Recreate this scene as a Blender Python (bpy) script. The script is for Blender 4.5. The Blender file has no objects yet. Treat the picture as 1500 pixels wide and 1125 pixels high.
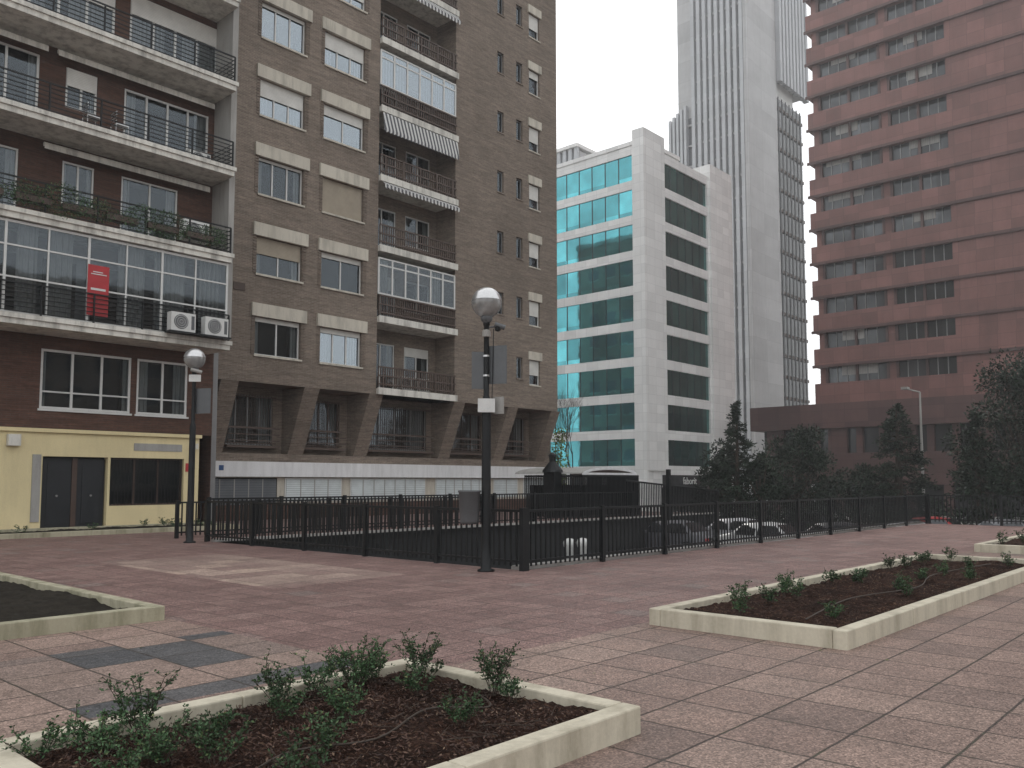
import bpy, math, random
from mathutils import Vector, Matrix
random.seed(7)
scene=bpy.context.scene
R=random.random
def U(a,b): return a+(b-a)*random.random()

# ---------------------------------------------------------------- materials
class NT:
    def __init__(s,name):
        s.m=bpy.data.materials.new(name); s.m.use_nodes=True
        s.t=s.m.node_tree; s.n=s.t.nodes; s.l=s.t.links
        s.b=s.n['Principled BSDF']; s.out=s.n['Material Output']
        s.pos=s.n.new('ShaderNodeNewGeometry').outputs['Position']
    def node(s,t,**kw):
        n=s.n.new(t)
        for k,v in kw.items(): setattr(n,k,v)
        return n
    def math(s,op,a,b=None,c=None):
        n=s.n.new('ShaderNodeMath'); n.operation=op
        for i,v in enumerate((a,b,c)):
            if v is None: continue
            if isinstance(v,(int,float)): n.inputs[i].default_value=v
            else: s.l.new(v,n.inputs[i])
        return n.outputs[0]
    def vm(s,op,a,b):
        n=s.n.new('ShaderNodeVectorMath'); n.operation=op
        s.l.new(a,n.inputs[0])
        if isinstance(b,tuple): n.inputs[1].default_value=b
        elif b is not None: s.l.new(b,n.inputs[1])
        return n.outputs[0]
    def noise(s,scale,detail=4,rough=.6,vec=None):
        n=s.n.new('ShaderNodeTexNoise'); n.inputs['Scale'].default_value=scale
        n.inputs['Detail'].default_value=detail; n.inputs['Roughness'].default_value=rough
        s.l.new(vec if vec is not None else s.pos,n.inputs['Vector']); return n.outputs['Fac']
    def mix(s,fac,a,b,bt='MIX'):
        n=s.n.new('ShaderNodeMixRGB'); n.blend_type=bt
        for i,v in enumerate((fac,a,b)):
            if isinstance(v,(int,float)): n.inputs[i].default_value=v
            elif isinstance(v,tuple): n.inputs[i].default_value=(v[0],v[1],v[2],1)
            else: s.l.new(v,n.inputs[i])
        return n.outputs[0]
    def ramp(s,fac,stops):
        n=s.n.new('ShaderNodeValToRGB'); cr=n.color_ramp
        while len(cr.elements)<len(stops): cr.elements.new(.5)
        for e,(p,c) in zip(cr.elements,stops):
            e.position=p; e.color=(c[0],c[1],c[2],1) if isinstance(c,tuple) else (c,c,c,1)
        s.l.new(fac,n.inputs[0]); return n.outputs[0]
    def bump(s,h,st=.3,d=.02):
        n=s.n.new('ShaderNodeBump'); n.inputs['Strength'].default_value=st; n.inputs['Distance'].default_value=d
        s.l.new(h,n.inputs['Height']); s.l.new(n.outputs[0],s.b.inputs['Normal'])
    def col(s,c):
        if isinstance(c,tuple): s.b.inputs['Base Color'].default_value=(c[0],c[1],c[2],1)
        else: s.l.new(c,s.b.inputs['Base Color'])
    def set(s,rough=.7,metal=0,spec=.5):
        s.b.inputs['Roughness'].default_value=rough; s.b.inputs['Metallic'].default_value=metal
        s.b.inputs['Specular IOR Level'].default_value=spec
def sc(c,k): return tuple(min(1,x*k) for x in c)

def mat_plain(name,c,rough=.7,metal=0,var=.18,scale=3,bump=.1,spec=.4):
    m=NT(name); n=m.noise(scale,6,.65)
    n2=m.noise(scale*14,3,.6)
    k=m.ramp(n,[(.3,sc(c,1-var)),(.7,sc(c,1+var))])
    k=m.mix(.25,k,m.ramp(n2,[(.3,sc(c,.7)),(.7,sc(c,1.25))]))
    m.col(k); m.set(rough,metal,spec)
    if bump: m.bump(n2,bump,.01)
    return m.m
def mat_weather(name,c,dirt=(.12,.11,.09),rough=.8,amt=.55):
    m=NT(name)
    v=m.vm('MULTIPLY',m.pos,(2.2,2.2,.35))
    n=m.noise(1.6,6,.65,v); n2=m.noise(.5,3,.5); n3=m.noise(30,3,.6)
    f=m.math('MULTIPLY',m.ramp(n,[(.45,0.0),(.75,1.0)]),amt)
    k=m.mix(f,m.ramp(n2,[(.3,sc(c,.88)),(.7,sc(c,1.08))]),dirt)
    k=m.mix(.15,k,m.ramp(n3,[(.3,sc(c,.6)),(.7,sc(c,1.2))]))
    m.col(k); m.set(rough,0,.3); m.bump(n3,.15,.01); return m.m
def mat_brick(name,c1,c2,mortar,bw=.25,bh=.065):
    m=NT(name)
    sp=m.node('ShaderNodeSeparateXYZ'); m.l.new(m.pos,sp.inputs[0])
    cb=m.node('ShaderNodeCombineXYZ'); m.l.new(m.math('ADD',sp.outputs[0],sp.outputs[1]),cb.inputs[0]); m.l.new(sp.outputs[2],cb.inputs[1])
    b=m.node('ShaderNodeTexBrick'); b.inputs['Scale'].default_value=1
    b.inputs['Brick Width'].default_value=bw; b.inputs['Row Height'].default_value=bh
    b.inputs['Mortar Size'].default_value=.011; b.inputs['Mortar Smooth'].default_value=.3; b.inputs['Bias'].default_value=-.1
    for nm,c in(('Color1',c1),('Color2',c2),('Mortar',mortar)): b.inputs[nm].default_value=(*c,1)
    m.l.new(cb.outputs[0],b.inputs['Vector'])
    st=m.noise(1.0,6,.75,m.vm('MULTIPLY',m.pos,(.6,.6,7.)))
    k=m.mix(m.math('MULTIPLY',m.ramp(st,[(.4,0.0),(.68,1.0)]),.7),b.outputs['Color'],sc(c1,.5))
    st2=m.noise(2.1,5,.75,m.vm('MULTIPLY',m.pos,(.5,.5,6.)))
    k=m.mix(m.math('MULTIPLY',m.ramp(st2,[(.5,0.0),(.72,1.0)]),.5),k,sc(c1,1.55))
    n2=m.noise(.22,5,.6); k=m.mix(.5,k,m.mix(1,k,m.ramp(n2,[(.3,.62),(.7,1.25)]),'MULTIPLY'))
    n3=m.noise(7,3,.7); k=m.mix(.4,k,m.mix(1,k,m.ramp(n3,[(.3,.6),(.7,1.3)]),'MULTIPLY'))
    m.col(k); m.set(.9,0,.2); m.bump(b.outputs['Fac'],-.4,.012); return m.m
def mat_paving(name,ramp,tile,joint=.012,jc=(.07,.055,.045),agg=.35,tilevar=1,bmp=.5,offx=0,offy=0):
    m=NT(name)
    p=m.vm('ADD',m.pos,(offx,offy,0.))
    wob=m.node('ShaderNodeTexNoise'); wob.inputs['Scale'].default_value=9; m.l.new(m.pos,wob.inputs['Vector'])
    pw=m.vm('ADD',p,m.vm('MULTIPLY',m.vm('SUBTRACT',wob.outputs['Color'],(.5,.5,.5)),(.014,.014,0.)))
    q=m.vm('MULTIPLY',pw,(1/tile,1/tile,0.))
    fl=m.vm('FLOOR',q,None)
    wn=m.node('ShaderNodeTexWhiteNoise'); wn.noise_dimensions='3D'; m.l.new(fl,wn.inputs['Vector'])
    base=m.ramp(wn.outputs['Value'],ramp)
    big=m.noise(.35,5,.6); base=m.mix(.7,base,m.mix(1,base,m.ramp(big,[(.3,.78),(.7,1.18)]),'MULTIPLY'))
    st=m.noise(2.3,6,.75); base=m.mix(.7,base,m.mix(1,base,m.ramp(st,[(.3,.68),(.62,1.12)]),'MULTIPLY'))
    vo=m.node('ShaderNodeTexVoronoi'); vo.inputs['Scale'].default_value=85; m.l.new(m.pos,vo.inputs['Vector'])
    sp2=m.node('ShaderNodeSeparateXYZ'); m.l.new(vo.outputs['Color'],sp2.inputs[0])
    base=m.mix(min(1,agg*2.2),base,m.mix(1,base,m.ramp(sp2.outputs[0],[(0,.42),(.45,.88),(.8,1.3),(1,1.85)]),'MULTIPLY'))
    vo2=m.noise(14,4,.8); base=m.mix(.45,base,m.mix(1,base,m.ramp(vo2,[(.35,.7),(.65,1.3)]),'MULTIPLY'))
    fr=m.vm('FRACTION',q,None); s=m.node('ShaderNodeSeparateXYZ'); m.l.new(fr,s.inputs[0])
    ex=m.math('MINIMUM',s.outputs[0],m.math('SUBTRACT',1,s.outputs[0])); ey=m.math('MINIMUM',s.outputs[1],m.math('SUBTRACT',1,s.outputs[1]))
    e=m.math('MULTIPLY',m.math('MINIMUM',ex,ey),tile)
    mr=m.node('ShaderNodeMapRange'); mr.inputs['From Min'].default_value=joint*.35; mr.inputs['From Max'].default_value=joint
    m.l.new(e,mr.inputs['Value'])
    jn=m.noise(4,3,.7)
    jc2=m.mix(m.ramp(jn,[(.5,0.0),(.7,.5)]),jc,(.06,.075,.03))
    c=m.mix(mr.outputs[0],jc2,base)
    m.col(c); m.set(.62,0,.4)
    rr=m.ramp(st,[(.3,.45),(.7,.72)]); m.l.new(rr,m.b.inputs['Roughness'])
    h=m.math('ADD',mr.outputs[0],m.math('MULTIPLY',vo.outputs['Distance'],-.7))
    h=m.math('ADD',h,m.math('MULTIPLY',wn.outputs['Value'],.35))
    m.bump(h,bmp,.009); return m.m
def mat_glass(name,tint=(.75,.8,.82),refl=.02):
    m=NT(name); tr=m.node('ShaderNodeBsdfTransparent'); tr.inputs[0].default_value=(*tint,1)
    gl=m.node('ShaderNodeBsdfGlossy'); gl.inputs['Roughness'].default_value=.03; gl.inputs[0].default_value=(.82,.92,1,1)
    lw=m.node('ShaderNodeFresnel'); lw.inputs['IOR'].default_value=1.5
    n=m.noise(.9,2); bp=m.node('ShaderNodeBump'); bp.inputs['Strength'].default_value=.05; bp.inputs['Distance'].default_value=.06
    m.l.new(n,bp.inputs['Height']); m.l.new(bp.outputs[0],gl.inputs['Normal'])
    mx=m.node('ShaderNodeMixShader'); m.l.new(m.math('ADD',lw.outputs[0],refl),mx.inputs[0]); m.l.new(tr.outputs[0],mx.inputs[1]); m.l.new(gl.outputs[0],mx.inputs[2])
    m.l.new(mx.outputs[0],m.out.inputs['Surface']); return m.m
def mat_mirror(name,c,rough=.05,metal=.9,cell=None,var=.3):
    m=NT(name); 
    n=m.noise(.35,2); 
    k=m.ramp(n,[(.3,sc(c,1-var)),(.7,sc(c,1+var))])
    if cell:
        fl=m.vm('FLOOR',m.vm('MULTIPLY',m.pos,cell),None)
        wn=m.node('ShaderNodeTexWhiteNoise'); m.l.new(fl,wn.inputs['Vector'])
        k=m.mix(1,k,m.ramp(wn.outputs['Value'],[(0,.6),(1,1.2)]),'MULTIPLY')
    m.col(k); m.set(rough,metal,.6); m.bump(m.noise(.5,2),.06,.12); return m.m
def mat_slats(name,c,period=.06,dark=.55,axis=2,rough=.6):
    m=NT(name); sp=m.node('ShaderNodeSeparateXYZ'); m.l.new(m.pos,sp.inputs[0])
    if axis==2: v=sp.outputs[2]
    else: v=m.math('ADD',sp.outputs[0],sp.outputs[1])
    f=m.math('FRACT',m.math('MULTIPLY',v,1/period))
    n=m.noise(2,5,.6)
    k=m.mix(m.ramp(f,[(0,1.0),(.2,0.0),(.9,0.0),(1,1.0)]),m.ramp(n,[(.3,sc(c,.85)),(.7,sc(c,1.1))]),sc(c,dark))
    m.col(k); m.set(rough,0,.3); m.bump(f,.3,.01); return m.m
def mat_stripes(name,c1,c2,period):
    m=NT(name); sp=m.node('ShaderNodeSeparateXYZ'); m.l.new(m.pos,sp.inputs[0])
    f=m.math('FRACT',m.math('MULTIPLY',m.math('ADD',sp.outputs[0],sp.outputs[1]),1/period))
    m.col(m.mix(m.math('GREATER_THAN',f,.5),c1,c2)); m.set(.9,0,.2); return m.m
def mat_foliage(name,c,dry=None):
    m=NT(name); g=m.n.new('ShaderNodeNewGeometry')
    n=m.noise(1.1,3,.6)
    k=m.ramp(g.outputs['Random Per Island'],[(0,sc(c,.45)),(.5,c),(.9,sc(c,1.5)),(1,dry or sc(c,1.9))])
    k=m.mix(.8,k,m.mix(1,k,m.ramp(n,[(.35,.45),(.65,1.4)]),'MULTIPLY'))
    m.col(k); m.set(.6,0,.25); 
    return m.m
def mat_granite(name,c,th,tw,shift=0,jd=.45,pv=.2):
    m=NT(name); sp=m.node('ShaderNodeSeparateXYZ'); m.l.new(m.pos,sp.inputs[0])
    cb=m.node('ShaderNodeCombineXYZ'); m.l.new(m.math('ADD',sp.outputs[0],sp.outputs[1]),cb.inputs[0]); m.l.new(m.math('ADD',sp.outputs[2],shift),cb.inputs[1])
    q=m.vm('MULTIPLY',cb.outputs[0],(1/tw,1/th,0.)); fl=m.vm('FLOOR',q,None)
    wn=m.node('ShaderNodeTexWhiteNoise'); m.l.new(fl,wn.inputs['Vector'])
    k=m.ramp(wn.outputs['Value'],[(0,sc(c,1-pv)),(.5,c),(1,sc(c,1+pv))])
    n=m.noise(.15,5,.65,m.vm('MULTIPLY',m.pos,(1.,1.,2.))); k=m.mix(.7,k,m.mix(1,k,m.ramp(n,[(.3,1-1.2*pv),(.7,1+1.2*pv)]),'MULTIPLY'))
    n4=m.noise(1.2,5,.7,m.vm('MULTIPLY',m.pos,(1.5,1.5,.3))); k=m.mix(.5,k,m.mix(1,k,m.ramp(n4,[(.3,1-1.2*pv),(.7,1+pv)]),'MULTIPLY'))
    fr=m.vm('FRACTION',q,None); s=m.node('ShaderNodeSeparateXYZ'); m.l.new(fr,s.inputs[0])
    ex=m.math('MULTIPLY',m.math('MINIMUM',s.outputs[0],m.math('SUBTRACT',1,s.outputs[0])),tw)
    ey=m.math('MULTIPLY',m.math('MINIMUM',s.outputs[1],m.math('SUBTRACT',1,s.outputs[1])),th)
    j=m.math('LESS_THAN',m.math('MINIMUM',ex,ey),.03)
    k=m.mix(m.math('MULTIPLY',j,jd),k,sc(c,.4)); m.col(k); m.set(.55,0,.4); return m.m

M={}
M['brick']=mat_brick('brown_brick',(.235,.186,.15),(.155,.12,.097),(.275,.24,.2))
M['brick_dk']=mat_brick('dark_red_brick',(.12,.062,.045),(.078,.043,.034),(.095,.073,.06))
M['cream']=mat_weather('cream_concrete',(.56,.52,.44),amt=.6)
M['white_band']=mat_weather('white_painted_band',(.74,.74,.74),amt=.3)
M['slab']=mat_weather('painted_slab_edge',(.68,.66,.6),dirt=(.09,.08,.07),amt=.8)
M['yellow']=mat_weather('yellow_render',(.74,.63,.37),dirt=(.4,.33,.2),amt=.3)
M['frame']=mat_plain('white_frame',(.6,.6,.58),.45,0,.08,3,.03)
M['frame_gr']=mat_plain('grey_frame',(.24,.24,.24),.4,.3,.1,3,.03)
M['frame_br']=mat_plain('brown_frame',(.07,.045,.035),.5,0,.2,3,.05)
M['black']=mat_plain('black_painted_steel',(.009,.010,.011),.5,0,.4,5,.1,.3)
M['door']=mat_plain('black_door_paint',(.02,.022,.025),.4,0,.2,2,.05)
M['glass']=mat_glass('window_glass',(.62,.66,.68),.04)
M['glass2']=mat_glass('window_glass_reflective',(.45,.52,.6),.28)
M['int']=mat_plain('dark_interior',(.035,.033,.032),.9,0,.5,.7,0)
M['curtain']=mat_slats('curtain_cloth',(.4,.39,.37),.16,.5,0,.9)
M['blind']=mat_slats('roller_blind_white',(.66,.65,.61),.055,.7)
M['blind_tan']=mat_slats('roller_blind_tan',(.36,.31,.24),.055,.65)
M['wood']=mat_plain('brown_wood_slat',(.085,.06,.048),.6,0,.3,4,.1)
M['awn']=mat_stripes('striped_awning',(.1,.1,.11),(.6,.6,.58),.22)
M['white']=mat_plain('white_metal',(.6,.6,.58),.45,0,.08,3,.03)
M['louver']=mat_slats('ventilation_louvre',(.6,.65,.65),.09,.4)
M['shutter']=mat_slats('steel_shutter',(.12,.13,.14),.1,.5)
M['red']=mat_plain('red_banner',(.4,.035,.04),.6,0,.15,3,0)
M['bluep']=mat_plain('blue_plate',(.03,.08,.2),.5,0,.1,3,0)
M['kerb']=mat_weather('cream_stone_kerb',(.58,.53,.42),dirt=(.18,.15,.1),amt=.7)
M['kerb_moss']=mat_weather('mossy_stone_kerb',(.4,.37,.27),dirt=(.09,.095,.04),amt=.9)
M['kerbg']=mat_weather('grey_concrete',(.36,.35,.33),amt=.5)
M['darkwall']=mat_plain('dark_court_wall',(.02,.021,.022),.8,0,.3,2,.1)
M['asphalt']=mat_plain('asphalt',(.05,.05,.052),.85,0,.2,1,.2)
M['ground']=mat_plain('city_ground',(.14,.135,.13),.9,0,.2,.2,.1)
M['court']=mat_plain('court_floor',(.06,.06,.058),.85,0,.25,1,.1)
M['pave_red']=mat_paving('red_aggregate_paving',[(0,(.18,.11,.098)),(.5,(.215,.133,.118)),(.93,(.245,.157,.138)),(1,(.2,.15,.135))],.40,.009,(.07,.045,.04),.42)
M['pave_beige']=mat_paving('beige_aggregate_paving',[(0,(.15,.115,.1)),(.06,(.2,.142,.12)),(.3,(.235,.162,.135)),(.7,(.26,.182,.15)),(1,(.3,.215,.178))],.60,.013,(.045,.033,.028),.36,offy=.35)
M['pave_patch']=mat_paving('tan_paving_patch',[(0,(.24,.16,.14)),(.4,(.29,.205,.175)),(.8,(.36,.265,.22)),(1,(.42,.31,.25))],.60,.01,(.1,.075,.065),.36)
M['slate']=mat_paving('slate_tile_patch',[(0,(.07,.07,.074)),(.3,(.11,.105,.105)),(.36,(.2,.15,.13)),(1,(.28,.2,.165))],.60,.013,(.045,.035,.03),.36,offy=.35)
M['wb_stone']=mat_granite('white_stone_cladding',(.76,.755,.74),.9,1.4,0,.2,.08)
M['concrete_t']=mat_granite('tower_concrete',(.4,.4,.4),3.4,5.,0,.35,.12)
M['rib']=mat_granite('tower_rib_concrete',(.44,.455,.47),3.4,50.,0,.3,.08)
M['granite']=mat_granite('red_granite_cladding',(.19,.09,.078),1.15,1.5,0,.35,.2)
M['granite_dk']=mat_granite('dark_red_granite',(.085,.044,.04),1.2,2.2)
M['gl_cyan']=mat_mirror('cyan_mirror_glass',(.12,.43,.48),.04,.95,(0.,1/1.7,1/3.5),.2)
M['gl_teal']=mat_mirror('teal_glass',(.05,.17,.16),.05,.9,(1/1.45,0.,1/3.5),.4)
M['gl_dark']=mat_mirror('dark_office_glass',(.07,.075,.08),.1,.5,(.6,.6,.3),.4)
M['gl_black']=mat_mirror('black_curtain_glass',(.035,.037,.04),.15,.3,(.5,.5,.3),.4)
M['recess']=mat_plain('tower_recess',(.11,.115,.125),.5,0,.3,.3,0,.3)
M['silver']=mat_plain('brushed_metal',(.6,.6,.6),.28,.9,.06,3,.02)
M['grey']=mat_plain('grey_metal',(.11,.115,.12),.5,.2,.1,4,.05)
M['bark']=mat_plain('bark',(.06,.045,.035),.95,0,.3,6,.5)
M['leaf_dk']=mat_foliage('conifer_foliage',(.018,.03,.018))
M['leaf']=mat_foliage('shrub_leaves',(.05,.095,.042),(.17,.19,.08))
M['leaf_y']=mat_foliage('yellow_green_leaves',(.12,.16,.03))
M['tyre']=mat_plain('tyre_rubber',(.02,.02,.02),.8)
M['hosepipe']=mat_plain('drip_pipe',(.06,.045,.035),.6)
def soil():
    m=NT('mulch_soil'); n=m.noise(55,5,.7); n2=m.noise(3,5,.65)
    v=m.node('ShaderNodeTexVoronoi'); v.inputs['Scale'].default_value=70; m.l.new(m.vm('MULTIPLY',m.pos,(1.,.55,1.)),v.inputs['Vector'])
    s=m.node('ShaderNodeSeparateXYZ'); m.l.new(v.outputs['Color'],s.inputs[0])
    k=m.ramp(n,[(.25,(.008,.005,.004)),(.5,(.035,.019,.014)),(.72,(.095,.05,.034))])
    k=m.mix(.5,k,m.ramp(s.outputs[0],[(0,(.005,.004,.003)),(.6,(.04,.02,.015)),(.92,(.09,.048,.033)),(1,(.24,.16,.11))]))
    k=m.mix(.9,k,m.mix(1,k,m.ramp(n2,[(.35,.5),(.65,1.4)]),'MULTIPLY'))
    m.col(k); m.set(.95,0,.1); m.bump(m.math('ADD',n,s.outputs[0]),1.,.03); return m.m
M['soil']=soil()
M['soil_dk']=mat_plain('dark_soil',(.024,.02,.015),.95,0,.5,6,.8,.15)
M['mulch']=mat_foliage('bark_chips',(.06,.032,.023),(.2,.135,.09))

# ---------------------------------------------------------------- builder
class Obj:
    def __init__(s,name,loc=(0,0,0)):
        s.e=bpy.data.objects.new(name,None); scene.collection.objects.link(s.e); s.parts={}; s.bev={}
        s.e.location=loc
    def get(s,part,mat):
        return s.parts.setdefault((part,mat),([],[]))
    def poly(s,part,mat,pts):
        v,f=s.get(part,mat); n=len(v); v.extend(pts); f.append(tuple(range(n,n+len(pts))))
    def box(s,part,mat,x0,x1,y0,y1,z0,z1):
        v,f=s.get(part,mat); n=len(v)
        if x0>x1:x0,x1=x1,x0
        if y0>y1:y0,y1=y1,y0
        if z0>z1:z0,z1=z1,z0
        v.extend([(x0,y0,z0),(x1,y0,z0),(x1,y1,z0),(x0,y1,z0),(x0,y0,z1),(x1,y0,z1),(x1,y1,z1),(x0,y1,z1)])
        for q in((0,3,2,1),(4,5,6,7),(0,1,5,4),(1,2,6,5),(2,3,7,6),(3,0,4,7)): f.append(tuple(n+i for i in q))
    def abox(s,part,mat,ax,pl,u0,u1,d0,d1,z0,z1):
        if ax=='y': s.box(part,mat,u0,u1,pl+d0,pl+d1,z0,z1)
        else: s.box(part,mat,pl+d0,pl+d1,u0,u1,z0,z1)
    def aquad(s,part,mat,ax,pl,u0,u1,d,z0,z1):
        if ax=='y': s.poly(part,mat,[(u0,pl+d,z0),(u1,pl+d,z0),(u1,pl+d,z1),(u0,pl+d,z1)])
        else: s.poly(part,mat,[(pl+d,u1,z0),(pl+d,u0,z0),(pl+d,u0,z1),(pl+d,u1,z1)])
    def cyl(s,part,mat,p0,p1,r0,r1=None,n=10,cap=True):
        r1=r0 if r1 is None else r1
        p0=Vector(p0);p1=Vector(p1);d=(p1-p0)
        if d.length<1e-6:return
        d.normalize(); a=Vector((0,0,1)) if abs(d.z)<.9 else Vector((1,0,0))
        a=d.cross(a).normalized(); b=d.cross(a)
        v,f=s.get(part,mat); k=len(v)
        for p,r in((p0,r0),(p1,r1)):
            for i in range(n):
                t=2*math.pi*i/n; v.append(tuple(p+a*(r*math.cos(t))+b*(r*math.sin(t))))
        for i in range(n):
            j=(i+1)%n; f.append((k+i,k+j,k+n+j,k+n+i))
        if cap:
            f.append(tuple(k+i for i in range(n))); f.append(tuple(k+n+i for i in reversed(range(n))))
    def lathe(s,part,mat,cx,cy,prof,n=20):
        v,f=s.get(part,mat); k=len(v)
        for r,z in prof:
            for i in range(n):
                t=2*math.pi*i/n; v.append((cx+r*math.cos(t),cy+r*math.sin(t),z))
        for j in range(len(prof)-1):
            for i in range(n):
                i2=(i+1)%n; f.append((k+j*n+i,k+j*n+i2,k+(j+1)*n+i2,k+(j+1)*n+i))
    def done(s,bevel=0,smooth=()):
        for (part,mat),(v,f) in s.parts.items():
            me=bpy.data.meshes.new(part); me.from_pydata([tuple(p) for p in v],[],f); me.materials.append(M[mat]); me.update()
            o=bpy.data.objects.new(part,me); scene.collection.objects.link(o); o.parent=s.e
            if part in smooth:
                for p in me.polygons:p.use_smooth=True
            if bevel and part in bevel:
                b=o.modifiers.new('b','BEVEL'); b.width=bevel[part]; b.segments=2
        return s.e
def wall(b,part,mat,ax,pl,u0,u1,z0,z1,holes,rd=.2,revmat=None):
    us=sorted(set([u0,u1]+[h[0] for h in holes]+[h[1] for h in holes])); zs=sorted(set([z0,z1]+[h[2] for h in holes]+[h[3] for h in holes]))
    us=[u for u in us if u0<=u<=u1]; zs=[z for z in zs if z0<=z<=z1]
    for a,c in zip(zs,zs[1:]):
        zc=(a+c)/2; st=None
        for u,w in zip(us,us[1:]):
            uc=(u+w)/2
            inh=any(h[0]<uc<h[1] and h[2]<zc<h[3] for h in holes)
            if inh:
                if st is not None: b.aquad(part,mat,ax,pl,st,u,0,a,c); st=None
            elif st is None: st=u
        if st is not None: b.aquad(part,mat,ax,pl,st,us[-1],0,a,c)
    def P(u,d,z): return (u,pl+d,z) if ax=='y' else (pl+d,u,z)
    rm=revmat or mat
    for h in holes:
        a,c,z,w=h[:4]
        b.poly(part,rm,[P(a,0,z),P(a,rd,z),P(a,rd,w),P(a,0,w)])
        b.poly(part,rm,[P(c,0,z),P(c,0,w),P(c,rd,w),P(c,rd,z)])
        b.poly(part,rm,[P(a,0,z),P(c,0,z),P(c,rd,z),P(a,rd,z)])
        b.poly(part,rm,[P(a,0,w),P(a,rd,w),P(c,rd,w),P(c,0,w)])
def window(b,ax,pl,u0,u1,z0,z1,d=.12,n=2,fw=.06,frame='frame',blind=0,bmat='blind',curt=0,transom=None,glass='glass',depth=.9):
    F='window_frame'
    b.abox(F,frame,ax,pl,u0,u1,d,d+.07,z0,z0+fw); b.abox(F,frame,ax,pl,u0,u1,d,d+.07,z1-fw,z1)
    for i in range(n+1):
        u=u0+fw/2+(u1-u0-fw)*i/n
        b.abox(F,frame,ax,pl,u-fw/2,u+fw/2,d+.002,d+.068,z0+fw,z1-fw)
    if transom: b.abox(F,frame,ax,pl,u0+fw,u1-fw,d+.006,d+.062,transom-.025,transom+.025)
    b.aquad('window_glass',glass,ax,pl,u0+.01,u1-.01,d+.04,z0+.01,z1-.01)
    def P(u,dd,z): return (u,pl+dd,z) if ax=='y' else (pl+dd,u,z)
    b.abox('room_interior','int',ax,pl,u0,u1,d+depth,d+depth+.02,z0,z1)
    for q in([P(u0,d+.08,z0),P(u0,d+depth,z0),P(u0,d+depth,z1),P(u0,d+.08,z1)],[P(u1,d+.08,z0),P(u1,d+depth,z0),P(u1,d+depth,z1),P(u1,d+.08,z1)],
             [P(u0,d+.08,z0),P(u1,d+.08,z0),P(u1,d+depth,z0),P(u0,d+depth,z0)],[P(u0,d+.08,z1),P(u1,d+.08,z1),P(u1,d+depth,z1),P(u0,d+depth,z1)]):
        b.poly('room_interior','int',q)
    if blind>0:
        b.abox('roller_blind',bmat,ax,pl,u0+.03,u1-.03,d-.03,d-.005,z1-(z1-z0)*blind,z1-.01)
    if curt>0:
        for side in(0,1):
            w=(u1-u0)*curt/2; s0=u0 if side==0 else u1-w
            m_=max(4,int(w/.07)); 
            for i in range(m_):
                a=s0+w*i/m_; c=s0+w*(i+1)/m_; da=.16+.03*(i%2); dc=.16+.03*((i+1)%2)
                b.poly('curtain','curtain',[P(a,d+da,z0),P(c,d+dc,z0),P(c,d+dc,z1),P(a,d+da,z1)])
def ac_unit(b,x,y,z,w=.85,h=.6,dp=.3):
    b.box('air_conditioner','white',x,x+w,y,y+dp,z,z+h)
    cx,cz=x+w*.4,z+h/2; 
    b.cyl('air_conditioner_fan','grey',(cx,y-.012,cz),(cx,y-.004,cz),h*.4,n=20)
    for r in(.34,.22,.1): 
        for i in range(16):
            t=2*math.pi*i/16;t2=2*math.pi*(i+1)/16
            b.cyl('air_conditioner_grille','white',(cx+h*r*math.cos(t),y-.02,cz+h*r*math.sin(t)),(cx+h*r*math.cos(t2),y-.02,cz+h*r*math.sin(t2)),.008,n=4)
    b.box('air_conditioner_vent','grey',x+w*.82,x+w*.95,y-.006,y-.002,z+.08,z+h-.08)
def leaf(v,f,p,d,L,W,up=None):
    d=d.normalized(); s=d.cross(up or Vector((U(-1,1),U(-1,1),U(-1,1)))); 
    if s.length<1e-3: s=Vector((1,0,0))
    s.normalize(); n=len(v)
    v.extend([tuple(p),tuple(p+d*L*.5+s*W*.5),tuple(p+d*L),tuple(p+d*L*.5-s*W*.5)]); f.append((n,n+1,n+2,n+3))
def rdir():
    while True:
        d=Vector((U(-1,1),U(-1,1),U(-1,1)))
        if .1<d.length<1: return d.normalized()

# ---------------------------------------------------------------- ground & plaza
g=Obj('ground'); g.poly('ground_sheet','ground',[(-600,-600,-1.6),(900,-600,-1.6),(900,900,-1.6),(-600,900,-1.6)]); g.done()
rd=Obj('road'); rd.poly('asphalt_sheet','asphalt',[(36.5,-200,-1.596),(64,-200,-1.596),(64,300,-1.596),(36.5,300,-1.596)])
for k in range(60):
    y=-60+k*4
    for x in(45.5,55): rd.poly('lane_marking','white',[(x,y,-1.592),(x+.12,y,-1.592),(x+.12,y+2,-1.592),(x,y+2,-1.592)])
rd.done()
pv=Obj('pavement'); pv.box('kerb','kerbg',64,64.2,-200,300,-1.7,-1.46); pv.box('slabs','kerbg',64.2,140,-200,300,-1.7,-1.47); pv.done()

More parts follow.
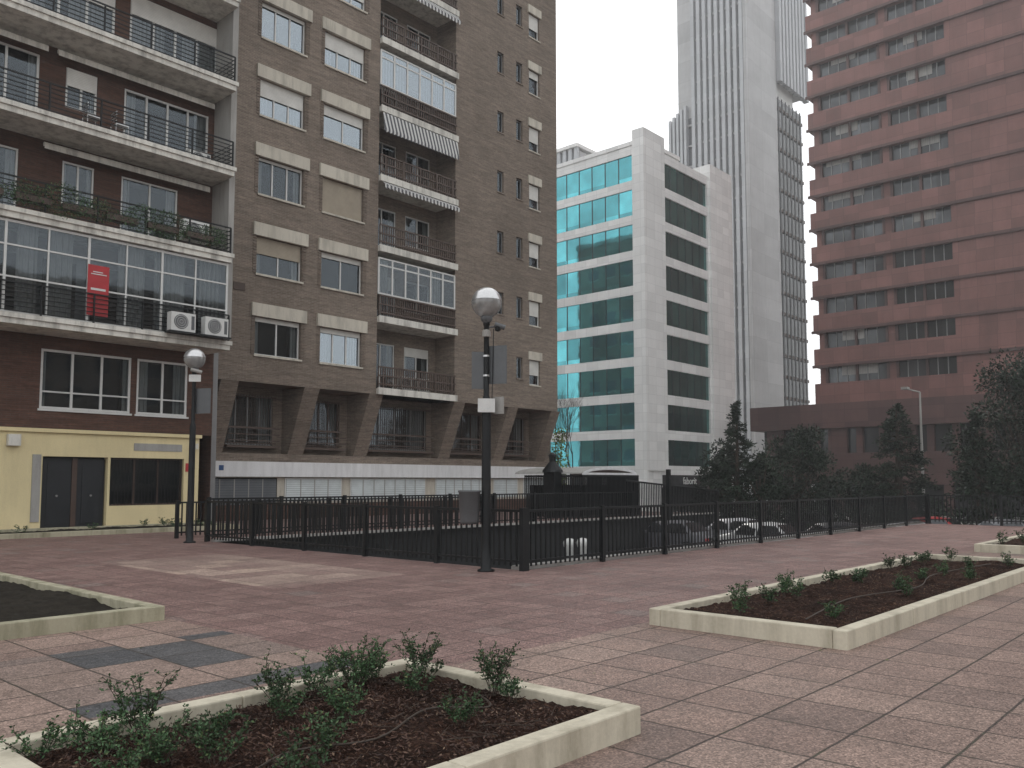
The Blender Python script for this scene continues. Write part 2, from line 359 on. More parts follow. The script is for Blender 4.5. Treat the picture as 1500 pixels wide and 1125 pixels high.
HX0,HX1,HY0,HY1=11.35,34.0,9.98,20.75
pl=Obj('plaza_paving')
xs=[-40,2.4,4.7,7.0,9.6,HX0,26,38.2]; ys=[-40,5.3,5.9,8.3,HY0,11,17,HY1,40]
xs=sorted(xs+[34.0]); 
for i in range(len(xs)-1):
    for j in range(len(ys)-1):
        cx=(xs[i]+xs[i+1])/2; cy=(ys[j]+ys[j+1])/2
        if cx>HX0 and HY0<cy<HY1: continue
        if cx>34 and cy<HY1: continue
        m='pave_beige' if (cx<4.7 or cy<5.3) else 'pave_red'
        if 7<cx<9.6 and 11<cy<17: m='pave_patch'
        if 2.4<cx<4.7 and 5.9<cy<8.3: m='slate'
        pl.poly('paving',m,[(xs[i],ys[j],0),(xs[i+1],ys[j],0),(xs[i+1],ys[j+1],0),(xs[i],ys[j+1],0)])
pl.poly('edge','kerbg',[(34,-40,0),(34,HY0,0),(34,HY0,-1.6),(34,-40,-1.6)])
pl.poly('edge','kerbg',[(38.2,HY1,0),(38.2,40,0),(38.2,40,-1.6),(38.2,HY1,-1.6)])
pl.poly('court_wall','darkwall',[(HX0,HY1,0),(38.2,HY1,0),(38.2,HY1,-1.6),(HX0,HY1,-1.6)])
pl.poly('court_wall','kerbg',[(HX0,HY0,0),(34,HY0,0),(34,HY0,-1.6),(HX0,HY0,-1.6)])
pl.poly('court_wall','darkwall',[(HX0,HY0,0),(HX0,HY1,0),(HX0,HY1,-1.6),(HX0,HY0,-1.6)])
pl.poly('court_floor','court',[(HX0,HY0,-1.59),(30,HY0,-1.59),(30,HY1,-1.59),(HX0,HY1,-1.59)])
pl.box('coping','kerbg',HX0-.0,34,HY0+.02,HY0+.26,.002,.07)
pl.box('coping','kerbg',HX0,38,HY1-.22,HY1-.02,.002,.07)
pl.done()

# planters
def planter(x0,x1,y0,y1,h=.18,t=.14,km='kerb',sm='soil',seed=0):
    p=Obj('planter_bed')
    def run(a,b,horiz,c0,c1):
        L=b-a; n=max(1,round(L/2.0))
        for i in range(n):
            q0=a+L*i/n+.0015; q1=a+L*(i+1)/n-.0015; hh=h+U(-.003,.003)
            if horiz: p.box('kerb_stones',km,q0,q1,c0,c1,-.02,hh)
            else: p.box('kerb_stones',km,c0,c1,q0,q1,-.02,hh)
    run(x0,x1,True,y0,y0+t); run(x0,x1,True,y1-t,y1)
    run(y0+t,y1-t,False,x0,x0+t); run(y0+t,y1-t,False,x1-t,x1)
    nx=max(8,int((x1-x0)/.04)); ny=max(8,int((y1-y0)/.04))
    nx=min(nx,160); ny=min(ny,90)
    from mathutils import noise as N
    v,f=p.get('soil',sm)
    for j in range(ny+1):
        for i in range(nx+1):
            x=x0+t+(x1-x0-2*t)*i/nx; y=y0+t+(y1-y0-2*t)*j/ny
            z=h-.07+.05*N.noise((x*1.3,y*1.3,seed))+.028*N.noise((x*7,y*7,seed))+.022*N.noise((x*19,y*19,2))
            v.append((x,y,z))
    for j in range(ny):
        for i in range(nx):
            a=j*(nx+1)+i; f.append((a,a+1,a+nx+2,a+nx+1))
    p.done(bevel={'kerb_stones':.012},smooth=('soil',)); return p
planter(1.5,4.55,3.02,5.2,h=.17)
planter(8.0,17.5,3.05,5.2,seed=5)
planter(21.,30.5,3.05,5.15,seed=9)
planter(-1.0,4.62,9.4,17.5,h=.16,km='kerb_moss',sm='soil_dk',seed=12)
planter(3.0,15.1,25.7,28.2,h=.14,km='kerb_moss',sm='soil_dk',seed=14)
mc=Obj('bark_mulch')
for (x0,x1,y0,y1,n,z) in((1.7,4.35,3.2,5.0,7000,.115),(8.2,17.2,3.25,5.0,4000,.12)):
    v,f=mc.get('chips','mulch')
    for i in range(n):
        pnt=Vector((U(x0,x1),U(y0,y1),z+U(-.01,.025))); d=Vector((U(-1,1),U(-1,1),U(-.5,.5)))
        leaf(v,f,pnt,d,U(.012,.045),U(.006,.014),Vector((U(-.6,.6),U(-.6,.6),1)))
mc.done()

def shrub(x,y,z,h,w,stems=7,lv=26,L=.026,name='shrub'):
    s=Obj(name); v,f=s.get('leaves','leaf')
    for k in range(stems):
        a=U(0,6.28); tip=Vector((x+math.cos(a)*w*U(.2,1),y+math.sin(a)*w*U(.2,1),z+h*U(.5,1.15)))
        p=Vector((x+U(-.03,.03),y+U(-.03,.03),z-.04)); mid=(p+tip)/2+Vector((U(-.04,.04),U(-.04,.04),h*.1))
        pts=[p.lerp(mid,t/3) for t in range(3)]+[mid.lerp(tip,t/3) for t in range(4)]
        for a1,b1 in zip(pts,pts[1:]): s.cyl('stems','bark',a1,b1,.0026,.002,n=4,cap=False)
        for j in range(6):
            t=U(.25,1); q=p.lerp(mid,t*2) if t<.5 else mid.lerp(tip,t*2-1); td=rdir(); td.z=abs(td.z)*.7
            q2=q+td*U(.03,.09); s.cyl('stems','bark',q,q2,.0015,.001,n=3,cap=False)
            for i in range(max(2,lv//4)):
                r=q.lerp(q2,U(.1,1.15)); d=rdir(); d.z=abs(d.z)*.6+.1
                leaf(v,f,r,d,L*U(.5,1.2),L*.5*U(.7,1.2))
        for i in range(lv//2):
            t=U(.3,1); q=p.lerp(mid,t*2) if t<.5 else mid.lerp(tip,t*2-1)
            leaf(v,f,q,rdir(),L*U(.6,1.2),L*.5)
    s.done()
for (x,y,h,w,st) in((2.3,4.93,.27,.24,19),(1.75,4.9,.14,.2,9),(2.0,4.85,.18,.22,10),(3.2,4.93,.24,.18,15),(3.75,4.85,.3,.28,30),(3.95,4.9,.24,.22,15),(3.5,4.92,.22,.18,12),(4.25,4.72,.28,.24,21),(4.36,4.1,.27,.19,20),(4.3,3.85,.13,.13,7),
                    (2.1,4.3,.2,.27,20),(2.85,3.9,.16,.2,12),(3.25,4.3,.22,.2,17),(3.6,3.65,.18,.15,11),(2.5,4.45,.16,.2,11),(2.0,4.65,.16,.18,9),(3.0,4.55,.17,.18,10),(1.8,4.1,.15,.2,11),(2.5,3.6,.15,.18,9),(3.95,4.4,.15,.17,9),(2.3,4.1,.18,.2,12)):
    shrub(x,y,.13,h,w,st,34,.024)
for i in range(22):
    shrub(8.5+i*.41+U(-.15,.15),random.choice([3.5,3.9,4.5,4.8])+U(-.1,.1),.12,U(.12,.28),U(.07,.17),9,20,.032)
for i in range(9): shrub(21.5+i,U(3.5,4.8),.12,U(.2,.35),.15,7,14,.05)
for i in range(6): shrub(U(0,4.2),U(10,16),.1,U(.06,.12),.15,5,10,.03,'weeds')
for i in range(14): shrub(U(5,14.8),U(26,28),.1,U(.1,.25),.25,6,12,.05,'weeds')
dp=Obj('irrigation_pipe')
def curve(pts,z,r):
    P=[Vector((a,b,z)) for a,b in pts]; out=[]
    for i in range(len(P)-1):
        p0=P[max(0,i-1)];p1=P[i];p2=P[i+1];p3=P[min(len(P)-1,i+2)]
        for k in range(6):
            t=k/6; out.append(.5*((2*p1)+(p2-p0)*t+(2*p0-5*p1+4*p2-p3)*t*t+(3*p1-p0-3*p2+p3)*t**3))
    out.append(P[-1])
    for a,b in zip(out,out[1:]): dp.cyl('pipe','hosepipe',a,b,r,n=6)
curve([(1.9,3.5),(2.6,3.95),(3.1,3.8),(3.7,4.05),(4.0,3.8),(4.2,4.1)],.132,.006)
curve([(8.6,3.7),(10.5,3.95),(12.2,3.7),(14,4.0),(16.5,3.8)],.145,.008)
for i in range(60):
    x=U(1.8,4.2);y=U(3.3,4.9);a=U(0,6.28);L=U(.08,.3)
    dp.cyl('twig','bark',(x,y,.135),(x+L*math.cos(a),y+L*math.sin(a),.145+U(0,.02)),.003,.0015,n=4)
dp.done()
fl=Obj('fallen_leaves'); v,f=fl.get('leaves','leaf_y')
for i in range(16): leaf(v,f,Vector((U(2,14),U(1,9),.006)),Vector((U(-1,1),U(-1,1),.05)),U(.02,.04),U(.015,.025),Vector((0,0,1)))
leaf(v,f,Vector((3.6,2.75,.01)),Vector((1,.3,.1)),.07,.05,Vector((0,0,1)))
fl.done()

# ---------------------------------------------------------------- fences
def fence(p0,p1,h=1.06,gap=.138,posts=2.3,name='metal_fence',bw=.019):
    o=Obj(name); p0=Vector((*p0,0));p1=Vector((*p1,0)); L=(p1-p0).length; d=(p1-p0)/L; alx=abs(d.x)>abs(d.y)
    def bx(part,c,hw,hd,z0,z1):
        if alx:o.box(part,'black',c.x-hw,c.x+hw,c.y-hd,c.y+hd,z0,z1)
        else:o.box(part,'black',c.x-hd,c.x+hd,c.y-hw,c.y+hw,z0,z1)
    n=int(L/gap)
    for i in range(1,n):
        bx('bars',p0+d*(i*gap),bw,.010,.07,h-.046)
    bx('rails',p0+d*(L/2),L/2,.022,h-.045,h); bx('rails',p0+d*(L/2),L/2,.016,.14,.18)
    m=max(1,round(L/posts))
    for i in range(m+1): 
        c=p0+d*(L*i/m); bx('posts',c,.045,.04,0,h+.03)
    o.done()
fence((11.27,9.9),(11.27,20.8)); fence((11.36,9.9),(34,9.9)); fence((34,-14),(34,9.8)); fence((11.36,20.9),(31,20.9),h=1.12)
fence((11.36,22.6),(24,22.6),h=1.0)
rr=Obj('ramp_railing')
for i in range(60):
    t=i/59; x=30+8*t; y=20.6
    rr.box('bars','black',x-.02,x+.02,y-.015,y+.015,0,1.6-.5*t)
rr.cyl('top_rail','black',(30,20.6,1.6),(38,20.6,1.1),.04)
rr.box('post','black',33.0,33.16,20.3,20.46,-1.6,2.1)
rr.done()

# ---------------------------------------------------------------- street lamps
def lamp(x,y,name='street_lamp'):
    o=Obj(name)
    o.lathe('post','black',x,y,[(.0,0),(.15,0),(.15,.03),(.095,.05),(.085,.5),(.078,2.9),(.075,3.0),(.05,3.06),(.047,4.3),(.06,4.32),(.06,4.36)],20)
    o.lathe('collar','grey',x,y,[(.06,4.36),(.1,4.40),(.11,4.46),(.09,4.5)],20)
    r=.27;zc=4.72
    o.lathe('globe_glass','globe',x,y,[(r*math.sin(t),zc-r*math.cos(t)) for t in [.33+ (1.72-.33)*i/14 for i in range(15)]],32)
    o.lathe('globe_cap','silver',x,y,[((r+.003)*math.sin(t),zc-(r+.003)*math.cos(t)) for t in [1.7+ (3.1415-1.7)*i/12 for i in range(13)]],32)
    o.lathe('bulb','white',x,y,[(.0,4.5),(.04,4.5),(.05,4.6),(.03,4.72),(0,4.75)],12)
    return o
m=NT('globe_acrylic'); m.col((.35,.35,.34)); m.set(.12,.1,.6); m.b.inputs['Transmission Weight'].default_value=.35; m.b.inputs['Alpha'].default_value=.85
nn=m.noise(6,3); m.l.new(m.ramp(nn,[(.3,(.3,.3,.29)),(.7,(.48,.48,.47))]),m.b.inputs['Base Color']); M['globe']=m.m
def panel(o,part,mat,cx,cy,z0,z1,w,ang,t=.025):
    dx,dy=math.cos(ang),math.sin(ang); nx,ny=-dy*t/2,dx*t/2
    a=(cx-dx*w/2,cy-dy*w/2); b=(cx+dx*w/2,cy+dy*w/2)
    c=[(a[0]+nx,a[1]+ny),(b[0]+nx,b[1]+ny),(b[0]-nx,b[1]-ny),(a[0]-nx,a[1]-ny)]
    v,f=o.get(part,mat); n=len(v)
    v.extend([(p[0],p[1],z0) for p in c]+[(p[0],p[1],z1) for p in c])
    for q in((0,3,2,1),(4,5,6,7),(0,1,5,4),(1,2,6,5),(2,3,7,6),(3,0,4,7)): f.append(tuple(n+i for i in q))
L1=lamp(10.82,10.35)
x,y=10.82,10.35
rx,ry=.669,-.743
panel(L1,'sign_panel','grey',x+rx*.19,y+ry*.19,3.27,3.95,.36,math.radians(-68))
panel(L1,'sign_panel','grey',x-rx*.13,y-ry*.13,3.18,3.84,.26,math.radians(-38))
for zz in(3.4,3.75): L1.cyl('sign_strap','silver',(x,y,zz),(x,y,zz+.03),.062)
panel(L1,'notice_plate','white',x+rx*.02-.09,y+ry*.02-.06,2.76,3.0,.3,math.radians(-40)); panel(L1,'notice_plate','kerbg',x+rx*.22,y+ry*.22,2.74,3.04,.2,math.radians(-75))
L1.cyl('clamp','silver',(x,y,4.12),(x,y,4.2),.075); L1.box('clamp_box','kerbg',x-.1,x-.02,y-.1,y+.0,4.1,4.22)
cxx,cyy=x+rx*.2,y+ry*.2
L1.cyl('camera_arm','grey',(x,y,4.27),(cxx,cyy,4.3),.015); L1.cyl('camera_body','grey',(cxx-.05,cyy+.03,4.33),(cxx+.08,cyy-.1,4.27),.045,n=14)
L1.lathe('camera_dome','black',cxx,cyy,[(0,4.2),(.05,4.22),(.06,4.28),(.04,4.32)],14)
L1.cyl('cable','black',(x+.09,y-.09,4.25),(x+.06,y-.08,3.0),.008,n=5)
bx_,by_=x-rx*.29,y-ry*.29
L1.lathe('litter_bin','grey',bx_,by_,[(0,.82),(.15,.82),(.17,.86),(.19,1.36),(.205,1.37),(.205,1.4),(.18,1.4),(.165,1.3),(.14,.9)],20)
L1.cyl('bin_bracket','black',(bx_,by_,1.2),(x,y,1.2),.02); L1.cyl('bin_bracket','black',(bx_,by_,.95),(x,y,.95),.02)
L1.done(smooth=('post','globe_glass','globe_cap','bulb','collar','litter_bin'))
L2=lamp(10.78,20.75); x,y=10.78,20.75
panel(L2,'sign_panel','grey',x+rx*.25,y+ry*.25,3.3,3.95,.45,math.radians(-65)); panel(L2,'sign_plate','white',x-rx*.02,y-ry*.02-.08,4.12,4.3,.3,math.radians(-45))
L2.cyl('camera_body','kerbg',(x-.15,y-.1,4.42),(x+.1,y-.2,4.36),.045)
L2.done(smooth=('post','globe_glass','globe_cap','bulb','collar'))
o=Obj('street_light'); o.lathe('mast','kerbg',53.2,15.6,[(.1,-1.6),(.08,2),(.05,6.8)],10); o.cyl('arm','kerbg',(53.2,15.6,6.8),(52.6,16.2,7.0),.04); o.box('luminaire','kerbg',52.2,52.7,16.0,16.35,6.94,7.08); o.done()

# ---------------------------------------------------------------- left apartment building (balconies)
A=Obj('balcony_apartment_building'); WY=28.9; FY=27.4; XL=-6.;XR=15.75
fl=[(6.17,6.46),(9.3,9.6),(12.45,12.75),(15.6,15.9),(18.75,19.05),(21.9,22.2)]
holes0=[(9.9,12.75,3.85,5.75),(12.95,14.77,3.85,5.75),(4.2,8.6,3.85,5.75)]
wall(A,'brick_wall','brick_dk','y',WY,XL,XR,3.22,6.17,holes0,.15)
for h in holes0: 
    window(A,'y',WY,*h[:4],d=.02,n=3 if h[1]-h[0]>2 else 2,fw=.075,curt=.5 if h[0]>12 else .15,transom=4.4)
    A.box('window_sill','frame',h[0]-.05,h[1]+.05,WY-.05,WY+.04,h[2]-.07,h[2]-.005)
hg=[(10.05,12.06,.02,2.35),(12.14,14.7,.75,2.35)]
wall(A,'yellow_wall','yellow','y',WY-.06,XL,XR-.5,0,3.1,hg,.3)
A.box('yellow_cornice','yellow',XL,XR-.45,WY-.16,WY+.02,3.1,3.215)
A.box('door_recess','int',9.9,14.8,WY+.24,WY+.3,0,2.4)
for x0,x1 in((10.1,10.98),(11.16,12.02)):
    A.box('door_leaf','door',x0,x1,WY+.1,WY+.15,.05,2.28); A.box('door_panel','door',x0+.15,x1-.15,WY+.08,WY+.098,.2,2.1)
    A.cyl('door_knob','silver',((x0+x1)/2,WY+.04,1.1),((x0+x1)/2,WY+.09,1.1),.035)
A.box('door_post','frame_br',10.99,11.15,WY+.08,WY+.16,.02,2.33)
A.box('door_surround','kerbg',9.75,10.0,WY-.09,WY-.062,.3,2.4)
window(A,'y',WY,12.14,14.7,.75,2.35,d=.08,n=3,frame='frame_br',curt=.9)
for i in range(22): A.box('window_bars','black',12.2+i*.115,12.215+i*.115,WY-.02,WY,.78,2.33)
A.box('letter_plate','red',14.75,14.95,WY-.075,WY-.062,1.9,2.2); A.box('meter_grille','kerbg',12.9,14.6,WY-.08,WY-.062,2.6,2.85)
A.box('wall_lamp','slab',9.0,9.35,WY-.25,WY-.065,2.65,3.0); A.box('wall_lamp','slab',15.0,15.12,WY-.25,WY-.065,2.7,2.9)
hol2=[(10.3,11.3,10.5,11.95),(12.2,14.2,9.9,11.95),(7.2,9.0,9.9,11.95)]
hol3=[(10.3,11.3,13.75,15.1),(12.2,15.3,12.85,15.05),(7.6,9.5,12.85,15.2),(3,6,12.85,15.2)]
hol4=[(12.3,15.6,16.7,18.5),(8.2,11.8,16.3,18.5),(3,7,16.3,18.5)]
hol5=[(10,12,19.8,21.4),(13,15,19.8,21.4)]
wall(A,'brick_wall','brick_dk','y',WY,XL,XR,6.17,25,hol2+hol3+hol4+hol5,.12)
for h in hol2: window(A,'y',WY,*h,d=.03,n=2,curt=.35)
for i,h in enumerate(hol3): window(A,'y',WY,*h,d=.03,n=4 if i==1 else 2,curt=.3,fw=.07,blind=.45 if i==0 else 0)
for h in hol4: window(A,'y',WY,*h,d=.03,n=4,fw=.08,blind=.4,curt=.8)
for h in hol5: window(A,'y',WY,*h,d=.03,n=2,blind=.5)
for i,(a,c) in enumerate(fl):
    A.box('balcony_slab','slab',XL,15.5,FY-.06,WY-.003,a,c)
    A.box('balcony_drip','slab',XL,15.56,FY-.12,FY-.0605,c-.12,c+.02)
A.box('end_wall','kerbg',15.52,15.74,FY+.3,WY-.004,6.6,24.9) 
def hrail(z,y=FY-.02,x0=XL,x1=15.45,n=7,h=.95,mat='black'):
    for i in range(n):
        zz=z+.1+(h-.1)*i/(n-1); r=.022 if i==n-1 else .013
        A.box('balcony_rail',mat,x0,x1,y-r,y+r,zz-r,zz+r)
    k=int((x1-x0)/1.5)
    for i in range(k+1):
        x=x0+(x1-x0)*i/k; A.box('balcony_post',mat,x-.02,x+.02,y-.03,y+.03,z,z+h)
for a,c in fl: hrail(c)
for a,c in fl:
    for i in range(6): A.box('balcony_rail_return','black',15.43,15.45,FY,WY,c+.1+.15*i,c+.12+.15*i)
z0,z1=6.48,9.28
xsL=[15.4-i*1.18 for i in range(16)]
for i,x in enumerate(xsL):
    w=.045 if i%2 else .07
    A.box('gallery_frame','frame',x-w/2,x+w/2,FY+.06,FY+.14,z0,z1)
for zz,hh in((z0,.07),(7.55,.05),(8.5,.05),(z1-.09,.08)): A.box('gallery_frame','frame',xsL[-1],15.4,FY+.065,FY+.135,zz,zz+hh)
A.poly('gallery_glass','glass',[(xsL[-1],FY+.1,z0),(15.4,FY+.1,z0),(15.4,FY+.1,z1),(xsL[-1],FY+.1,z1)])
A.poly('gallery_side','frame',[(15.42,FY+.1,z0),(15.42,WY,z0),(15.42,WY,z1),(15.42,FY+.1,z1)])
for (x0,x1) in((5,8.2),(8.7,9.3),(9.6,10.3),(11.7,12.6),(12.9,14.0),(14.5,15.3)):
    m_=int((x1-x0)/.08)
    for i in range(m_):
        a=x0+(x1-x0)*i/m_; b=x0+(x1-x0)*(i+1)/m_; da=.35+.05*(i%2);db=.35+.05*((i+1)%2)
        A.poly('gallery_curtain','curtain',[(a,FY+da,z0),(b,FY+db,z0),(b,FY+db,z1),(a,FY+da,z1)])
A.box('gallery_inner_wall','frame_gr',XL,15.4,WY-.1,WY-.01,6.47,8.9)
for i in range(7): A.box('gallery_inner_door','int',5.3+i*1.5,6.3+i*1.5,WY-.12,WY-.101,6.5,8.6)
A.box('red_banner','red',10.65,11.3,FY+.03,FY+.045,6.75,8.35)
A.box('banner_text','white',10.75,11.2,FY+.02,FY+.028,7.55,7.62);A.box('banner_text','white',10.74,11.22,FY+.02,FY+.028,8.05,8.08);A.box('banner_text','white',10.8,11.1,FY+.02,FY+.028,8.12,8.15)
ac_unit(A,13.15,FY-.45,6.55,.85,.62); ac_unit(A,14.35,FY-.45,6.55,.85,.62); A.box('ac_bracket','black',13.1,15.3,FY-.5,FY-.1,6.48,6.54)
ac_unit(A,13.9,FY+.4,9.95,.95,.7)
ac_unit(A,14.3,FY+.9,12.85,.8,.55)
for (x0,x1,z) in((9.9,15.3,15.35),(4,9.6,15.35),(9.6,15.2,12.2)):
    A.cyl('awning_roll','slab',(x0,WY-.35,z),(x1,WY-.35,z),.07); 
    A.poly('awning_valance','slab',[(x0,WY-.43,z),(x1,WY-.43,z),(x1,WY-.43,z-.16),(x0,WY-.43,z-.16)])
for cx in(10.6,11.5):
    for dx,dy in((0,0),(.4,0),(0,.4),(.4,.4)): A.cyl('balcony_chair','silver',(cx+dx,FY+.4+dy,12.75),(cx+dx,FY+.4+dy,13.25),.015,n=6)
    A.box('balcony_chair','silver',cx,cx+.42,FY+.4,FY+.82,13.25,13.28)
    for i in range(4):A.box('balcony_chair','silver',cx+.0,cx+.02,FY+.4,FY+.82,13.35+.1*i,13.38+.1*i)
A.box('shell','brick_dk',XL,XR,WY+1.6,44,0,25.0); A.box('party_wall','brick_dk',XR-.01,XR+.0,WY+.01,WY+1.6,0,25)
A.box('party_pier','frame_gr',15.75,16.1,WY+.3,WY+1.6,0,25)
v,f=A.get('balcony_plants','leaf')
for i in range(13000):
    x=U(3,15.2); dens=.5+.5*math.sin(x*2.1)+.3*math.sin(x*5.3)
    if R()>dens+.5: continue
    p=Vector((x,FY-.05+U(-.24,.25),9.95+U(-.38,.62)*(.5+.5*dens)+.05)); leaf(v,f,p,rdir(),U(.04,.09),U(.02,.045))
for i in range(9): A.box('plant_trough','frame_br',3.2+i*1.32,4.2+i*1.32,FY-.1,FY+.12,9.9,10.08)
A.done(smooth=())

# ---------------------------------------------------------------- brown brick tower block
B=Obj('brown_brick_apartment_block'); BY=29.85; BX0=15.9; BX1=36.95; ZB=5.45; ST=3.245; NF=10; ZT=ZB+ST*NF+1
holes=[];wins=[]
rs=random.Random(3)
for k in range(NF):
    zc=7.36+ST*k
    c1=(17.98,20.1,zc-.8,zc+.72); c2=(21.06,23.25,zc-.8,zc+.72); holes+= [c1,c2]; wins+=[(c1,k,0),(c2,k,1)]
    for (x0,x1,za,zb,ty) in((32.0,32.5,zc-.35,zc+.8,2),(33.5,34.0,zc-.35,zc+.8,2),(34.55,35.45,zc-.6,zc+.75,3)):
        h=(x0,x1,za,zb); holes.append(h); wins.append((h,k,ty))
wall(B,'brick_wall','brick','y',BY,BX0,24.09,ZB,ZT,[h for h in holes if h[0]<24],.22)
wall(B,'brick_wall','brick','y',BY,28.94,BX1,ZB,ZT,[h for h in holes if h[0]>28],.22)
bl={(0,0):.12,(0,1):.15,(1,0):.45,(1,1):.15,(2,0):.08,(2,1):1.,(3,0):.45,(3,1):.3,(4,0):.1,(4,1):.45}
for h,k,ty in wins:
    if ty in(0,1):
        bt=bl.get((k,ty),rs.choice([.1,.4,.7])); bm='blind_tan' if (k,ty) in((2,1),(1,0)) else 'blind'
        window(B,'y',BY,*h,d=.14,n=rs.choice([2,3]),blind=bt,bmat=bm,curt=rs.choice([0,.3,.5]),glass='glass2' if k>=3 or (k==0 and ty==1) else 'glass')
        B.box('window_lintel_box','cream',h[0]-.2,h[1]+.22,BY-.12,BY+.1,h[3]+.002,h[3]+.52)
        B.box('window_sill','cream',h[0]-.05,h[1]+.05,BY-.07,BY+.1,h[2]-.08,h[2]-.002)
        for side in(0,1):
            xx=h[0]-.2 if side==0 else h[1]
            for j in range(13): B.box('brick_reveal_teeth','brick',xx+.02,xx+.18,BY-.03,BY-.003,h[2]+.02+j*.115,h[2]+.07+j*.115)
    elif ty==2:
        window(B,'y',BY,*h,d=.12,n=1,fw=.05,frame='frame_gr',curt=0); B.box('window_sill','brick',h[0]-.04,h[1]+.04,BY-.05,BY+.1,h[2]-.07,h[2]-.002)
    else:
        window(B,'y',BY,*h,d=.12,n=1,fw=.06,blind=rs.choice([0,.3,.6]),curt=.2); B.box('window_lintel_box','cream',h[0]-.1,h[1]+.1,BY-.08,BY+.1,h[3]+.002,h[3]+.45)
        B.box('window_sill','cream',h[0]-.04,h[1]+.04,BY-.05,BY+.1,h[2]-.07,h[2]-.002)
bx0,bx1=24.09,28.94; DY=BY+1.4
B.poly('bay_side','brick',[(bx0,BY,ZB),(bx0,DY,ZB),(bx0,DY,ZT),(bx0,BY,ZT)]); B.poly('bay_side','brick',[(bx1,BY,ZB),(bx1,DY,ZB),(bx1,DY,ZT),(bx1,BY,ZT)])
bh=[]
for k in range(NF):
    z=ZB+ST*k; bh+=[(24.6,26.3,z+.4,z+2.6),(26.9,28.5,z+1.1,z+2.6)]
wall(B,'bay_back_wall','brick','y',DY,bx0,bx1,ZB,ZT,bh,.1)
for i,h in enumerate(bh): window(B,'y',DY,*h,d=.03,n=2,curt=.4,blind=rs.choice([0,0,.3]))
for k in range(NF+1):
    z=ZB+ST*k
    B.box('balcony_slab','slab',bx0+.004,bx1-.004,BY-.14,DY-.003,z,z+.26)
    B.box('balcony_slab_lip','slab',bx0-.03,bx1+.03,BY-.2,BY-.142,z-.01,z+.29)
    if k==NF: break
    for zz in(.42,.8,1.2): B.box('balcony_rail','wood',bx0+.01,bx1-.01,BY-.12,BY-.08,z+zz,z+zz+.07)
    for i in range(36):
        x=bx0+.06+i*(bx1-bx0-.12)/35; B.box('balcony_slats','wood',x-.03,x+.03,BY-.078,BY-.05,z+.36,z+1.2)
    if k in(0,3,5): 
        for i in range(5): x=bx0+.3+i*1.06; B.box('balcony_post','wood',x-.04,x+.04,BY-.14,BY-.121,z+.3,z+1.25)
    if k in(1,4,8):
        n_=6
        for i in range(n_+1):
            x=bx0+.05+(bx1-bx0-.1)*i/n_; B.box('gallery_frame','frame',x-.045,x+.045,BY-.04,BY+.02,z+1.3,z+2.95)
        for zz in(1.3,2.6,2.92): B.box('gallery_frame','frame',bx0+.02,bx1-.02,BY-.035,BY+.015,z+zz,z+zz+.07)
        B.poly('gallery_glass','glass2' if k==4 else 'glass',[(bx0,BY-.01,z+1.3),(bx1,BY-.01,z+1.3),(bx1,BY-.01,z+2.95),(bx0,BY-.01,z+2.95)])
        for (a,b) in((bx0+.1,bx0+1.7),(bx0+2.6,bx1-.2)) if k==4 else ((bx0+.1,bx0+.7),(bx1-1.6,bx1-.9)):
            m_=int((b-a)/.08)
            for i in range(m_):
                B.poly('gallery_curtain','curtain',[(a+(b-a)*i/m_,BY+.1+.03*(i%2),z+1.3),(a+(b-a)*(i+1)/m_,BY+.1+.03*((i+1)%2),z+1.3),(a+(b-a)*(i+1)/m_,BY+.1+.03*((i+1)%2),z+2.9),(a+(b-a)*i/m_,BY+.1+.03*(i%2),z+2.9)])
    if k in(2,3,5,6): 
        zt=z+ST-.05; dz={3:.75,2:.15}.get(k,.3); dy={3:.12,2:.2}.get(k,.2)
        B.poly('striped_awning','awn',[(bx0+.05,BY-.2,zt),(bx1-.05,BY-.2,zt),(bx1-.05,BY-.2-dy,zt-dz),(bx0+.05,BY-.2-dy,zt-dz)])
        for i in range(22):
            a=bx0+.05+(bx1-bx0-.1)*i/22; b=bx0+.05+(bx1-bx0-.1)*(i+1)/22; yy=BY-.2-dy
            B.poly('awning_valance','awn',[(a,yy-.003,zt-dz),(b,yy-.003,zt-dz),(b,yy-.003,zt-dz-.13),((a+b)/2,yy-.003,zt-dz-.22),(a,yy-.003,zt-dz-.13)])
ac_unit(B,25.6,BY+.1,ZB+.35,.85,.6); ac_unit(B,26.6,BY+.1,ZB+.35,.85,.6)
RY=31.5; PYB=31.0; ZP=2.7
piers=[16.6,20.35,23.75,28.95,32.9,36.4]
hb=[(17.6,19.9,3.05,5.1),(21.2,23.3,3.05,5.1),(24.6,28.6,3.05,5.1),(29.8,32.5,3.05,5.1),(33.6,36.0,3.05,5.1)]
wall(B,'recess_wall','brick','y',RY,BX0,BX1+1.4,2.37,ZB,hb,.15)
for i,h in enumerate(hb):
    window(B,'y',RY,*h,d=.05,n=4,frame='frame_br' if i%2 else 'frame_gr',blind=.0,curt=.55)
    for j in range(int((h[1]-h[0])/.13)): B.box('window_grille','wood',h[0]+j*.13,h[0]+j*.13+.018,RY-.24,RY-.22,3.05,5.1)
    for zz in(3.1,3.75,5.0): B.box('window_grille','wood',h[0],h[1],RY-.26,RY-.241,zz,zz+.05)
    B.box('window_box_sill','wood',h[0]-.05,h[1]+.05,RY-.5,RY-.02,2.92,3.02)
    for zz in(3.2,3.45,3.7): B.box('sill_rail','wood',h[0]-.05,h[1]+.05,RY-.5,RY-.47,zz,zz+.04)
